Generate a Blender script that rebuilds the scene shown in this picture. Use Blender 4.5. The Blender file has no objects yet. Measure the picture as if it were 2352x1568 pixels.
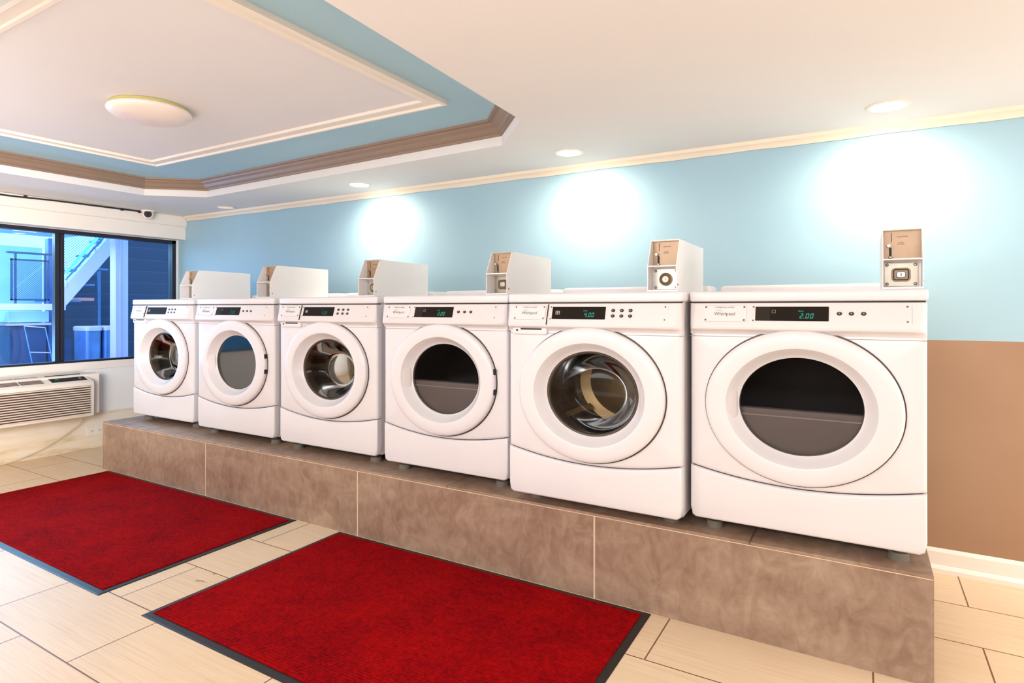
import bpy, bmesh, math, random
from mathutils import Vector, Matrix
random.seed(7)
PI = math.pi
SC = bpy.context.scene
COL = SC.collection
CAMH = 1.173

# ------------------------------------------------------------------ materials
def lin(c):
    return tuple(((v/255)/12.92 if v/255 <= .04045 else ((v/255+.055)/1.055)**2.4) for v in c)

class NT:
    def __init__(s, name):
        s.m = bpy.data.materials.new(name); s.m.use_nodes = True
        s.t = s.m.node_tree; s.t.nodes.clear()
        s.out = s.t.nodes.new('ShaderNodeOutputMaterial')
    def n(s, typ, **kw):
        nd = s.t.nodes.new(typ)
        for k, v in kw.items(): setattr(nd, k, v)
        return nd
    def l(s, a, b): s.t.links.new(a, b)
    def bsdf(s, col=None, rough=.5, metal=0., spec=.5):
        b = s.n('ShaderNodeBsdfPrincipled')
        if col: b.inputs['Base Color'].default_value = (*col, 1)
        b.inputs['Roughness'].default_value = rough
        b.inputs['Metallic'].default_value = metal
        b.inputs['Specular IOR Level'].default_value = spec
        s.l(b.outputs[0], s.out.inputs[0]); s.b = b
        return b
    def pos(s, scale=(1,1,1), loc=(0,0,0), obj=False):
        g = s.n('ShaderNodeTexCoord') if obj else s.n('ShaderNodeNewGeometry')
        mp = s.n('ShaderNodeMapping')
        mp.inputs['Scale'].default_value = scale; mp.inputs['Location'].default_value = loc
        s.l(g.outputs['Object' if obj else 'Position'], mp.inputs[0]); return mp.outputs[0]
    def noise(s, vec, scale, detail=3, rough=.5, dist=0.):
        nd = s.n('ShaderNodeTexNoise'); nd.inputs['Scale'].default_value = scale
        nd.inputs['Detail'].default_value = detail; nd.inputs['Roughness'].default_value = rough
        nd.inputs['Distortion'].default_value = dist
        if vec: s.l(vec, nd.inputs['Vector'])
        return nd.outputs['Fac']
    def ramp(s, fac, stops):
        r = s.n('ShaderNodeValToRGB'); e = r.color_ramp.elements
        while len(e) < len(stops): e.new(.5)
        for i, (p, c) in enumerate(stops):
            e[i].position = p; e[i].color = (*c, 1)
        s.l(fac, r.inputs[0]); return r.outputs[0]
    def math(s, op, a, b=None, c=None):
        nd = s.n('ShaderNodeMath', operation=op)
        for i, v in enumerate((a, b, c)):
            if v is None: continue
            if isinstance(v, (int, float)): nd.inputs[i].default_value = v
            else: s.l(v, nd.inputs[i])
        return nd.outputs[0]
    def mix(s, fac, a, b, typ='MIX'):
        nd = s.n('ShaderNodeMixRGB', blend_type=typ)
        for i, v in enumerate((fac, a, b)):
            if isinstance(v, (int, float)): nd.inputs[i].default_value = v
            elif isinstance(v, tuple): nd.inputs[i].default_value = (*v, 1)
            else: s.l(v, nd.inputs[i])
        return nd.outputs[0]
    def bump(s, h, strength=.2, dist=.002):
        nd = s.n('ShaderNodeBump'); nd.inputs['Strength'].default_value = strength
        nd.inputs['Distance'].default_value = dist
        s.l(h, nd.inputs['Height']); s.l(nd.outputs[0], s.b.inputs['Normal'])
    def sep(s, vec):
        nd = s.n('ShaderNodeSeparateXYZ'); s.l(vec, nd.inputs[0]); return nd.outputs

def simple(name, rgb, rough=.5, metal=0., spec=.5, var=.04, scale=6., bump=0.):
    m = NT(name); c = lin(rgb); m.bsdf(c, rough, metal, spec)
    f = m.noise(m.pos(), scale, 3)
    m.l(m.ramp(f, [(.3, tuple(v*(1-var) for v in c)), (.7, tuple(min(1, v*(1+var)) for v in c))]), m.b.inputs['Base Color'])
    if bump: m.bump(m.noise(m.pos(), scale*30, 2), bump, .001)
    return m.m

def emit(name, rgb, strength, lin_in=False):
    m = NT(name); e = m.n('ShaderNodeEmission'); e.inputs[0].default_value = (*(rgb if lin_in else lin(rgb)), 1)
    e.inputs[1].default_value = strength; m.l(e.outputs[0], m.out.inputs[0]); return m.m

def glass(name, tint, refl=1., rough=.02, ior=1.5):
    m = NT(name); t = m.n('ShaderNodeBsdfTransparent'); t.inputs[0].default_value = (*tint, 1)
    g = m.n('ShaderNodeBsdfGlossy'); g.inputs['Roughness'].default_value = rough
    g.inputs[0].default_value = (refl, refl, refl, 1)
    fr = m.n('ShaderNodeFresnel'); fr.inputs[0].default_value = ior
    mx = m.n('ShaderNodeMixShader'); m.l(fr.outputs[0], mx.inputs[0]); m.l(t.outputs[0], mx.inputs[1]); m.l(g.outputs[0], mx.inputs[2])
    m.l(mx.outputs[0], m.out.inputs[0]); return m.m

M = {}
M['enamel'] = simple('appliance_enamel', (226, 221, 222), .28, var=.01, spec=.45)
M['enamel_panel'] = simple('console_plastic', (223, 215, 214), .4, var=.01)
M['boxpaint'] = simple('coin_box_paint', (243, 238, 236), .45, var=.015)
M['plate'] = simple('nameplate_vinyl', (228, 220, 218), .5, var=.01)
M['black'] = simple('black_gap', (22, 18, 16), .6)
M['rubber'] = simple('grey_rubber', (112, 104, 92), .7, var=.15, scale=30)
M['gasket'] = simple('dark_gasket', (60, 48, 36), .35, var=.2, scale=12)
M['display'] = simple('display_black', (34, 27, 22), .6, var=.02, spec=.08)
M['displaydark'] = simple('display_window', (48, 42, 36), .6, spec=.1)
M['digits'] = emit('green_digits', (60, 195, 165), .95)
M['digitsdim'] = emit('dim_green_digits', (50, 150, 130), .7)
M['ink'] = simple('printed_ink', (72, 62, 58), .6)
M['greyink'] = simple('grey_print', (165, 152, 142), .6)
M['button'] = simple('button_black', (44, 34, 28), .3)
M['screw'] = simple('screw_head', (120, 108, 98), .35, metal=.6)
M['steel'] = simple('brushed_steel', (165, 156, 142), .35, metal=.8, var=.08, scale=25)
M['bright_steel'] = simple('bright_steel', (196, 192, 184), .35, metal=.7, var=.05)
M['tan_plate'] = simple('tan_steel_plate', (172, 144, 118), .42, metal=.45, var=.06, scale=20)
M['lockgrey'] = simple('dark_lock_steel', (112, 96, 80), .35, metal=.6, var=.1)
M['brass'] = simple('brass_ring', (150, 126, 92), .35, metal=.6, var=.1)
M['white'] = simple('white_trim_paint', (236, 226, 214), .55, var=.015, scale=3)
M['cream'] = simple('cream_trim_paint', (233, 215, 192), .5, var=.02, scale=3)
M['browntrim'] = simple('brown_crown_paint', (140, 116, 98), .45, var=.05, scale=4)
M['blackmetal'] = simple('dark_window_frame', (26, 24, 34), .35)
M['ac'] = simple('ac_plastic', (238, 222, 204), .5, var=.03)
M['acdark'] = simple('ac_louvre_gap', (70, 48, 34), .7)
M['acvent'] = simple('ac_top_vent', (62, 48, 44), .6)
M['acslat'] = simple('ac_vent_slat', (176, 152, 138), .6)
M['cable'] = simple('black_cable', (28, 26, 30), .5)
M['cord'] = simple('beige_cord', (205, 185, 155), .5)
M['mat_rubber'] = simple('mat_rubber_edge', (26, 22, 21), .42, spec=.5, var=.1, scale=15)
M['lamp_white'] = simple('lamp_shade_acrylic', (240, 224, 214), .3)
M['lamp_rim'] = simple('lamp_rim_yellow', (205, 196, 120), .4)  # plain yellowish rim colour
M['outlet'] = simple('outlet_plate', (228, 220, 206), .4)
M['drumback'] = simple('drum_back', (172, 150, 118), .38, metal=.8, var=.3, scale=9)
M['door_glass'] = glass('clear_door_glass', (.74, .70, .62), .32, .08, 1.5)
M['dark_glass'] = glass('smoked_door_glass', (.48, .45, .44), .09, .06, 1.4)
M['bulkhead'] = simple('dryer_bulkhead', (190, 184, 182), .35, var=.03)
M['ridge'] = simple('dryer_ridge', (250, 235, 225), .2)
M['dryer_in'] = simple('dryer_drum_dark', (60, 46, 40), .45, var=.35, scale=5)
M['window_glass'] = glass('window_glass', (.80, .91, 1.), .6, .0, 1.45)
M['led'] = emit('downlight_lens', (255, 244, 222), 25)
M['led_off'] = emit('downlight_lens_dim', (255, 240, 225), .75)

def wall_paint():
    m = NT('two_tone_wall_paint'); m.bsdf(rough=.55)
    p = m.pos(); z = m.sep(p)[2]
    n = m.noise(p, 1.2, 3); fine = m.noise(p, 160, 2)
    blue = m.ramp(n, [(.3, lin((151, 184, 198))), (.7, lin((160, 190, 202)))])
    brn = m.ramp(m.noise(p, 1.5, 3), [(.3, lin((154, 118, 90))), (.7, lin((166, 131, 102)))])
    f = m.math('GREATER_THAN', z, 1.030)
    m.l(m.mix(f, brn, blue), m.b.inputs['Base Color']); m.bump(fine, .08, .001)
    return m.m
M['wall'] = wall_paint()
M['wall_white'] = simple('white_wall_paint', (236, 232, 226), .6, var=.02, scale=2, bump=.05)
M['ceiling'] = simple('ceiling_paint', (230, 224, 219), .8, var=.012, scale=1.2)
M['ceiling_field'] = simple('tray_field_paint', (226, 221, 220), .8, var=.012, scale=1.2)
M['ceiling_blue'] = simple('blue_tray_paint', (164, 198, 212), .8, var=.02, scale=2)

def dirty_base():
    m = NT('scuffed_white_base'); m.bsdf(rough=.6)
    p = m.pos(); z = m.sep(p)[2]
    n = m.noise(m.pos(scale=(1, .6, 3)), 5, 5, .6)
    f = m.math('SUBTRACT', n, m.math('MULTIPLY', z, .8))
    m.l(m.ramp(f, [(.25, lin((232, 220, 202))), (.5, lin((222, 204, 172))), (.68, lin((176, 146, 106)))]), m.b.inputs['Base Color'])
    return m.m
M['dirty_base'] = dirty_base()

def floor_tile():
    m = NT('wood_look_tile'); m.bsdf(rough=.42)
    br = m.n('ShaderNodeTexBrick'); br.offset = .5; br.offset_frequency = 2; br.squash = 1
    br.inputs['Scale'].default_value = 1; br.inputs['Brick Width'].default_value = .657
    br.inputs['Row Height'].default_value = .329; br.inputs['Mortar Size'].default_value = .0028
    br.inputs['Mortar Smooth'].default_value = .1; br.inputs['Bias'].default_value = 0
    br.inputs['Color1'].default_value = (0, 0, 0, 1); br.inputs['Color2'].default_value = (1, 1, 1, 1)
    br.inputs['Mortar'].default_value = (.5, .5, .5, 1)
    m.l(m.pos(loc=(-.353, .028, 0)), br.inputs['Vector'])
    grain = m.noise(m.pos(scale=(1.2, 55, 1)), 2.2, 4, .6)
    blot = m.noise(m.pos(scale=(1, 2, 1)), 2.5, 4, .6)
    c = m.ramp(grain, [(.25, lin((212, 182, 146))), (.5, lin((224, 198, 164))), (.8, lin((232, 208, 178)))])
    c = m.mix(.10, c, m.ramp(blot, [(.3, lin((190, 150, 105))), (.7, lin((240, 215, 180)))]))
    c = m.mix(.10, c, br.outputs['Color'], 'SOFT_LIGHT')
    # scuff between the two mats
    p = m.pos(); vd = m.n('ShaderNodeVectorMath', operation='DISTANCE'); m.l(p, vd.inputs[0]); vd.inputs[1].default_value = (-2.47, 1.60, 0)
    near = m.math('LESS_THAN', vd.outputs['Value'], .075)
    st = m.math('MULTIPLY', near, m.math('GREATER_THAN', m.noise(m.pos(scale=(1, 2.2, 1)), 9, 3, .6), .60))
    c = m.mix(m.math('MULTIPLY', st, .7), c, lin((120, 86, 52)))
    c = m.mix(br.outputs['Fac'], c, lin((118, 84, 56)))
    m.l(c, m.b.inputs['Base Color'])
    inv = m.math('SUBTRACT', 1., br.outputs['Fac'])
    m.bump(m.math('ADD', inv, m.math('MULTIPLY', grain, .08)), .25, .002)
    return m.m
M['floor'] = floor_tile()

def platform_tile(name, joints, top=False):
    m = NT(name); m.bsdf(rough=.38 if not top else .45)
    p = m.pos(); x = m.sep(p)[0]
    a = m.noise(m.pos(scale=(1, 1, 1.6)), 3.2, 6, .62, .8)
    b = m.noise(m.pos(scale=(1.5, 1, 1)), 11, 5, .6, 1.2)
    c = m.ramp(a, [(.3, lin((130, 102, 85))), (.48, lin((152, 124, 103))), (.62, lin((168, 142, 121))), (.75, lin((142, 118, 93)))])
    c = m.mix(.35, c, m.ramp(b, [(.35, lin((122, 94, 77))), (.65, lin((182, 156, 135)))]))
    g = None
    for j in joints:
        d = m.math('LESS_THAN', m.math('ABSOLUTE', m.math('SUBTRACT', x, j)), .0035)
        g = d if g is None else m.math('MAXIMUM', g, d)
    c = m.mix(g, c, lin((216, 196, 168)) if not top else lin((110, 82, 58)))
    m.l(c, m.b.inputs['Base Color'])
    return m.m
M['plat_front'] = platform_tile('stone_look_riser_tile', (-3.548, -2.249, -.94, .36))
M['plat_top'] = platform_tile('stone_look_top_tile', (-4.35, -3.02, -1.68, -.35), True)
M['grout'] = simple('grout_edge', (226, 200, 166), .6, var=.08, scale=30)

def carpet():
    m = NT('red_ribbed_carpet'); m.bsdf(rough=.95, spec=.05)
    p = m.pos(); y = m.sep(p)[1]
    f = m.noise(p, 85, 4, .85); a = m.noise(p, 4, 4, .6); f2 = m.noise(p, 38, 3, .7)
    c = m.ramp(f, [(.38, lin((70, 0, 8))), (.5, lin((150, 0, 8))), (.61, lin((190, 14, 10)))])
    c = m.mix(.45, c, m.ramp(f2, [(.35, lin((90, 0, 6))), (.65, lin((184, 10, 8)))]))
    c = m.mix(m.math('MULTIPLY', m.math('GREATER_THAN', m.noise(p, 6, 5, .7), .66), .25), c, lin((66, 26, 6)))
    c = m.mix(.35, c, m.ramp(a, [(.3, lin((98, 0, 14))), (.7, lin((184, 10, 4)))]))
    rib = m.math('SINE', m.math('MULTIPLY', y, 2*PI/.0125))
    rib = m.math('MULTIPLY', m.math('ADD', rib, 1.), .5)
    c = m.mix(m.math('MULTIPLY', rib, .30), c, lin((70, 0, 2)))
    m.l(c, m.b.inputs['Base Color'])
    m.bump(m.math('ADD', m.math('MULTIPLY', rib, .6), f), .6, .004)
    return m.m
M['carpet'] = carpet()

def drum_mat():
    m = NT('perforated_drum_steel'); m.bsdf(lin((120, 106, 88)), .4, .8)
    v = m.n('ShaderNodeTexVoronoi'); v.inputs['Scale'].default_value = 60; v.inputs['Randomness'].default_value = 0
    m.l(m.pos(scale=(1, 1, 1), obj=True), v.inputs['Vector'])
    h = m.math('LESS_THAN', v.outputs['Distance'], .25)
    m.l(m.mix(m.math('MULTIPLY', h, .8), lin((118, 103, 86)), lin((40, 31, 24))), m.b.inputs['Base Color'])
    return m.m
M['drum'] = drum_mat()

def siding():
    m = NT('dark_lap_siding'); m.bsdf(rough=.6)
    z = m.sep(m.pos())[2]
    f = m.math('FRACT', m.math('DIVIDE', z, .15))
    m.l(m.ramp(f, [(0., (.002, .004, .02)), (.07, (.007, .014, .085)), (.9, (.009, .018, .10)), (1., (.03, .045, .17))]), m.b.inputs['Base Color'])
    return m.m
M['siding'] = siding()
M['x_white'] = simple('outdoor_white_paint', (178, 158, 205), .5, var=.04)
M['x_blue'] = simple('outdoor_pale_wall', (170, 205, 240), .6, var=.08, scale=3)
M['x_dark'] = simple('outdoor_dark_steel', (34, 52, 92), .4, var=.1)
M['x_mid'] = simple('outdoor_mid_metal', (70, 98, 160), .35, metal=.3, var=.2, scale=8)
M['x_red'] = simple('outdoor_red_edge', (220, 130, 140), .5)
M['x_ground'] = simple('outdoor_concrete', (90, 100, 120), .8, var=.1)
M['x_cyan'] = emit('cyan_strip_light', (.10, .85, 1.), 2.2, True)
M['x_lamp'] = emit('porch_lamp_lens', (.75, .95, 1.), 2.0, True)

# ------------------------------------------------------------------ object helpers
def link(name, bm, mat, parent=None, smooth=False, loc=None, angle=40):
    me = bpy.data.meshes.new(name); bmesh.ops.recalc_face_normals(bm, faces=bm.faces); bm.to_mesh(me); bm.free()
    for mm in (mat if isinstance(mat, (list, tuple)) else [mat]): me.materials.append(mm)
    if smooth:
        for p in me.polygons: p.use_smooth = True
        try: me.set_sharp_from_angle(angle=math.radians(angle))
        except Exception: pass
    o = bpy.data.objects.new(name, me); COL.objects.link(o)
    if parent: o.parent = parent
    if loc: o.location = loc
    return o
def tag(o, label, cat, group=None):
    o['label'] = label; o['category'] = cat
    if group: o['group'] = group
    return o
def thing(name, label, cat, loc, group=None):
    o = bpy.data.objects.new(name, None); COL.objects.link(o); o.location = loc; o.empty_display_size = .1
    return tag(o, label, cat, group)
def struct(o):
    o['kind'] = 'structure'; return o

def box(bm, x0, x1, y0, y1, z0, z1, bev=0, seg=2, mi=0):
    vs = [bm.verts.new((x, y, z)) for x in (x0, x1) for y in (y0, y1) for z in (z0, z1)]
    fs = [bm.faces.new([vs[i] for i in f]) for f in ((0,1,3,2),(4,6,7,5),(0,4,5,1),(2,3,7,6),(0,2,6,4),(1,5,7,3))]
    for f in fs: f.material_index = mi
    if bev:
        es = list({e for f in fs for e in f.edges})
        bmesh.ops.recalc_face_normals(bm, faces=fs)
        bmesh.ops.bevel(bm, geom=es, offset=bev, segments=seg, affect='EDGES', profile=.5, clamp_overlap=True)
    return fs
def cyl(bm, c, r, h, axis='z', n=24, r2=None):
    r2 = r if r2 is None else r2
    mt = Matrix.Translation(c)
    if axis == 'y': mt = mt @ Matrix.Rotation(PI/2, 4, 'X')
    if axis == 'x': mt = mt @ Matrix.Rotation(PI/2, 4, 'Y')
    bmesh.ops.create_cone(bm, cap_ends=True, segments=n, radius1=r, radius2=r2, depth=h, matrix=mt)
def loft(bm, rings, closed=True, cap0=False, cap1=False):
    vr = [[bm.verts.new(p) for p in r] for r in rings]
    n = len(vr[0])
    for a, b in zip(vr[:-1], vr[1:]):
        for i in range(n if closed else n-1):
            j = (i+1) % n
            bm.faces.new((a[i], a[j], b[j], b[i]))
    if cap0: bm.faces.new(vr[0])
    if cap1: bm.faces.new(vr[-1])
    return vr
def tube(bm, pts, r, n=8):
    pts = [Vector(p) for p in pts]; rings = []
    for i, p in enumerate(pts):
        d = (pts[min(i+1, len(pts)-1)] - pts[max(i-1, 0)]).normalized()
        up = Vector((0, 0, 1)) if abs(d.z) < .9 else Vector((1, 0, 0))
        a = d.cross(up).normalized(); b = d.cross(a)
        rings.append([p + a*math.cos(2*PI*k/n)*r + b*math.sin(2*PI*k/n)*r for k in range(n)])
    loft(bm, rings, True, True, True)
def smoothpath(pts, k=6):
    P = [Vector(p) for p in pts]; out = []
    for i in range(len(P)-1):
        p0, p1, p2, p3 = P[max(i-1,0)], P[i], P[i+1], P[min(i+2, len(P)-1)]
        for j in range(k):
            t = j/k
            out.append(.5*((2*p1)+(p2-p0)*t+(2*p0-5*p1+4*p2-p3)*t*t+(3*p1-p0-3*p2+p3)*t**3))
    out.append(P[-1]); return out
def inset_poly(pts, d):
    n = len(pts); out = []
    area = sum(pts[i][0]*pts[(i+1)%n][1]-pts[(i+1)%n][0]*pts[i][1] for i in range(n))
    s = 1 if area > 0 else -1
    for i in range(n):
        a, b, c = Vector(pts[i-1]), Vector(pts[i]), Vector(pts[(i+1)%n])
        e1 = (b-a).normalized(); e2 = (c-b).normalized()
        n1 = Vector((-e1.y, e1.x))*s; n2 = Vector((-e2.y, e2.x))*s
        k = 1+n1.dot(n2)
        out.append(tuple(b+(n1+n2)*(d/max(k, .3))))
    return out
def rrect(x0, x1, z0, z1, r, n=5):
    pts = []
    for cx, cz, a0 in ((x1-r, z1-r, 0), (x0+r, z1-r, PI/2), (x0+r, z0+r, PI), (x1-r, z0+r, 1.5*PI)):
        for i in range(n+1):
            a = a0+PI/2*i/n; pts.append((cx+r*math.cos(a), cz+r*math.sin(a)))
    return pts
def ident(x, o, z): return (x, -o, z)     # x, outward, up -> machine space (front looks to -y)
def plate(bm, pts, o0, o1, bev=0, T=ident, seg=3, back=False):
    """flat part: outline pts in (x,z); from outward o0 (back) to o1 (front), front edge rounded"""
    rings = [[T(x, o0, z) for x, z in pts]]
    if bev:
        for k in range(seg+1):
            a = PI/2*k/seg
            q = inset_poly(pts, bev*(1-math.cos(a))) if k else pts
            rings.append([T(x, o1-bev+bev*math.sin(a), z) for x, z in q])
    else: rings.append([T(x, o1, z) for x, z in pts])
    loft(bm, rings, True, back, True)
def text(name, s, size, T, mat, parent, align='CENTER', depth=.0004, shear=0., squash=1.):
    cu = bpy.data.curves.new(name, 'FONT'); cu.body = s; cu.size = size; cu.align_x = align; cu.align_y = 'CENTER'
    cu.resolution_u = 3; cu.shear = shear
    tmp = bpy.data.objects.new('tmp_text', cu); COL.objects.link(tmp)
    dg = bpy.context.evaluated_depsgraph_get(); me = bpy.data.meshes.new_from_object(tmp.evaluated_get(dg))
    COL.objects.unlink(tmp); bpy.data.objects.remove(tmp)
    for v in me.vertices: v.co = Vector(T(v.co.x, depth, v.co.y*squash))
    me.materials.clear(); me.materials.append(mat); me.name = name
    o = bpy.data.objects.new(name, me); COL.objects.link(o); o.parent = parent; return o
SEG = {'0': 'abcdef', '2': 'abged', '4': 'fgbc'}
def digits(bm, s, x, z, h, T, o):
    w = h*.55; t = h*.13; sh = .18
    def q(x0, z0, x1, z1):
        pts = [(x0, z0), (x1, z0), (x1, z1), (x0, z1)]
        bm.faces.new([bm.verts.new(T(x+px+pz*sh, o, z+pz)) for px, pz in pts])
    for ch in s:
        if ch == '.':
            q(-t*.6, 0, t*.6, t*1.1); x += t*1.9; continue
        for c in SEG[ch]:
            if c == 'a': q(t*.6, h-t, w-t*.6, h)
            if c == 'g': q(t*.6, h/2-t/2, w-t*.6, h/2+t/2)
            if c == 'd': q(t*.6, 0, w-t*.6, t)
            if c == 'f': q(0, h/2+t*.4, t, h-t*.4)
            if c == 'b': q(w-t, h/2+t*.4, w, h-t*.4)
            if c == 'e': q(0, t*.4, t, h/2-t*.4)
            if c == 'c': q(w-t, t*.4, w, h/2-t*.4)
        x += w+t*1.7

# ------------------------------------------------------------------ room
XL, YW, ZC, ZT = -5.58, 3.272, 2.02, 2.14
XR, YF = 2.6, -2.2
bm = bmesh.new(); box(bm, XL-.1, XR+.1, YF-.1, YW+.1, -.1, 0); struct(link('floor', bm, M['floor']))
bm = bmesh.new(); box(bm, XL-.1, XR+.1, YW, YW+.1, 0, 2.4); struct(link('wall_back', bm, M['wall']))
bm = bmesh.new(); box(bm, XR, XR+.1, YF, YW, 0, 2.4); struct(link('wall_right', bm, M['wall']))
bm = bmesh.new(); box(bm, XL-.1, XR, YF-.1, YF, 0, 2.4); struct(link('wall_front', bm, M['wall_white']))
# left wall with window opening: y 0.6..3.254, z .725...1.80
WY0, WY1, WZ0, WZ1 = .55, 3.254, .724, 1.805
bm = bmesh.new()
box(bm, XL-.1, XL, YF, YW, 0, WZ0); box(bm, XL-.1, XL, YF, YW, WZ1, 2.4)
box(bm, XL-.1, XL, YF, WY0, WZ0, WZ1); box(bm, XL-.1, XL, WY1, YW, WZ0, WZ1)
struct(link('wall_left', bm, M['wall_white']))

# lower ceiling with chamfered tray opening
TX0, TX1, TY0, TY1, CH = -4.66, -1.305, .46, 2.705, .32
octo = [(TX0+CH, TY0), (TX1-CH, TY0), (TX1+.04, TY0+CH), (-1.335, 2.345), (-1.626, 2.66), (-4.335, 2.766), (-4.665, 2.478), (TX0+.02, TY0+CH)]
bm = bmesh.new()
outer = [(XL-.1, YF-.1), (XR+.1, YF-.1), (XR+.1, YW+.1), (XL-.1, YW+.1)]
ov = [bm.verts.new((x, y, ZC)) for x, y in outer]; iv = [bm.verts.new((x, y, ZC)) for x, y in octo]
es = [bm.edges.new((l[i], l[(i+1) % len(l)])) for l in (ov, iv) for i in range(len(l))]
bmesh.ops.triangle_fill(bm, use_beauty=True, use_dissolve=False, edges=es)
tv = [bm.verts.new((x, y, ZT+.0)) for x, y in octo]
for i in range(8): bm.faces.new((iv[i], iv[(i+1) % 8], tv[(i+1) % 8], tv[i]))
struct(link('ceiling', bm, M['ceiling']))
bm = bmesh.new(); box(bm, TX0-.1, TX1+.1, TY0-.1, TY1+.1, ZT, ZT+.06)
struct(link('ceiling', bm, M['ceiling_blue']))
# roof cover so that no sky light leaks above
bm = bmesh.new(); box(bm, XL-.1, XR+.1, YF-.1, YW+.1, 2.40, 2.46); struct(link('ceiling', bm, M['ceiling']))
FX0, FX1, FY0, FY1 = -4.08, -1.68, .81, 2.25
bm = bmesh.new(); box(bm, FX0, FX1, FY0, FY1, ZT-.004, ZT); struct(link('ceiling', bm, M['ceiling_field']))
def sweep(bm, loop, prof, sgn=1):
    """loop: closed list (x,y) ccw; prof: list of (inward offset, z)"""
    rings = []
    for d, z in prof:
        q = inset_poly(loop, d) if d else loop
        rings.append([(x, y, z) for x, y in q])
    rings.append(rings[0]); loft(bm, rings)
bm = bmesh.new(); sweep(bm, octo, [(0, 2.068), (.014, 2.068), (.018, 2.078), (.026, 2.08), (.034, 2.088), (.044, 2.104), (.058, 2.116), (.064, 2.126), (.080, 2.128), (.084, ZT), (0, ZT)])
struct(link('trim_1', bm, M['browntrim']))
fl = [(FX0, FY0), (FX1, FY0), (FX1, FY1), (FX0, FY1)]
bm = bmesh.new(); sweep(bm, fl, [(-.004, ZT), (-.004, ZT-.022), (.012, ZT-.024), (.018, ZT-.014), (.058, ZT-.012), (.064, ZT-.018), (.078, ZT-.018), (.080, ZT-.004)])
struct(link('trim_2', bm, M['white']))
# crown moulding at back wall
bm = bmesh.new()
prof = [(0, 1.980), (.010, 1.978), (.014, 1.986), (.026, 2.000), (.034, 2.004), (.040, 2.016), (.042, ZC), (0, ZC)]
loft(bm, [[(x, YW-d, z+(.0015*math.sin(x*9)+.001*math.sin(x*23))*(1 if z < 1.99 else 0)) for d, z in prof] for x in [XL+.16+i*(XR-XL-.16)/120 for i in range(121)]], True, True, True)
struct(link('trim_3', bm, M['cream'], smooth=True, angle=30))
# baseboard back wall
bm = bmesh.new()
prof = [(0, 0), (.030, 0), (.030, .018), (.022, .028), (.016, .032), (.014, .088), (.010, .094), (.004, .102), (0, .102)]
loft(bm, [[(x, YW-d, z) for d, z in prof] for x in (XL, XR)], True, True, True)
struct(link('baseboard_back', bm, M['white']))
bm = bmesh.new(); box(bm, XL, XL+.018, YF, YW-.03, 0, .285); box(bm, XL, XL+.028, YF, YW-.03, .285, .297, .004)
struct(link('baseboard_left', bm, M['dirty_base']))
# bulkhead above the window
bm = bmesh.new(); box(bm, XL, -5.462, YF, YW, 1.808, ZC); struct(link('trim_4', bm, M['white']))
bm = bmesh.new(); box(bm, -5.462, -5.436, YF, YW, 1.925, ZC, .004, 1); struct(link('trim_5', bm, M['white']))

# window_1
win = bpy.data.objects.new('window_1', None); COL.objects.link(win); win.location = (XL, 2.3, .72); struct(win)
def wpart(name, bm, mat): 
    for v in bm.verts: v.co -= Vector(win.location)
    return link(name, bm, mat, win)
bm = bmesh.new(); fx0, fx1 = XL-.075, XL-.005
box(bm, fx0, fx1, WY0, WY1, WZ1-.030, WZ1); box(bm, fx0, fx1, WY0, WY1, WZ0, WZ0+.016)
box(bm, fx0, fx1, WY0, WY0+.03, WZ0, WZ1); box(bm, fx0, fx1, WY1-.034, WY1, WZ0, WZ1)
wpart('window_frame', bm, M['blackmetal'])
bm = bmesh.new(); box(bm, XL-.06, XL-.01, 2.278, 2.312, WZ0+.016, WZ1-.03, .003, 1); box(bm, XL-.06, XL-.02, 2.316, 2.348, WZ0+.016, WZ1-.03, .003, 1)
wpart('mullion', bm, M['blackmetal'])
for a, b, dx in ((WY0+.03, 2.278, -.03), (2.348, WY1-.034, -.045)):
    bm = bmesh.new(); box(bm, XL+dx, XL+dx+.004, a, b, WZ0+.016, WZ1-.03); wpart('window_pane', bm, M['window_glass'])
bm = bmesh.new(); box(bm, XL, XL+.006, YF, YW-.0, .660, WZ0+.0, .002, 1); struct(link('trim_6', bm, M['white']))

# ------------------------------------------------------------------ outdoors behind the window
bm = bmesh.new(); box(bm, -12, XL-.1, -4, 9, -.1, 0); struct(link('ground', bm, M['x_ground']))
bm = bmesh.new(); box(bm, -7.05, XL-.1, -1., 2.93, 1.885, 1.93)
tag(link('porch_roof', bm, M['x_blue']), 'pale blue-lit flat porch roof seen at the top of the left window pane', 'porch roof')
t = thing('porch_ceiling_lamp', 'small glowing lamp on the underside of the porch roof outside the window', 'lamp', (-6.50, 2.44, 1.885))
bm = bmesh.new(); box(bm, -.09, .09, -.10, .10, -.012, 0, .004, 1); link('housing', bm, M['x_white'], t)
bm = bmesh.new(); box(bm, -.075, .075, -.085, .085, -.017, -.012); link('lens', bm, M['x_lamp'], t)
# dark siding wall behind the stair, sloping edge follows the stair
bm = bmesh.new(); poly = [(3.30, 0), (9, 0), (9, 3.6), (4.30, 3.6), (3.95, 2.05), (3.30, 1.30)]
loft(bm, [[(-8.0, y, z) for y, z in poly], [(-8.1, y, z) for y, z in poly]], True, True, True)
tag(link('dark_siding_wall', bm, M['siding']), 'dark navy outdoor wall of horizontal boards behind the staircase', 'wall')
bm = bmesh.new(); box(bm, -8.7, -8.6, -4, 3.37, 0, 1.90)
tag(link('pale_yard_wall', bm, M['x_blue']), 'pale blue-lit outdoor wall behind the mesh panel in the left window pane', 'wall')
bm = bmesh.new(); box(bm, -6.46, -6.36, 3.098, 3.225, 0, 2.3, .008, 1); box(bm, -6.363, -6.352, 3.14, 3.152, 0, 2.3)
tag(link('porch_post', bm, M['x_white']), 'tall square white post standing outside the right window pane', 'post')
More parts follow.
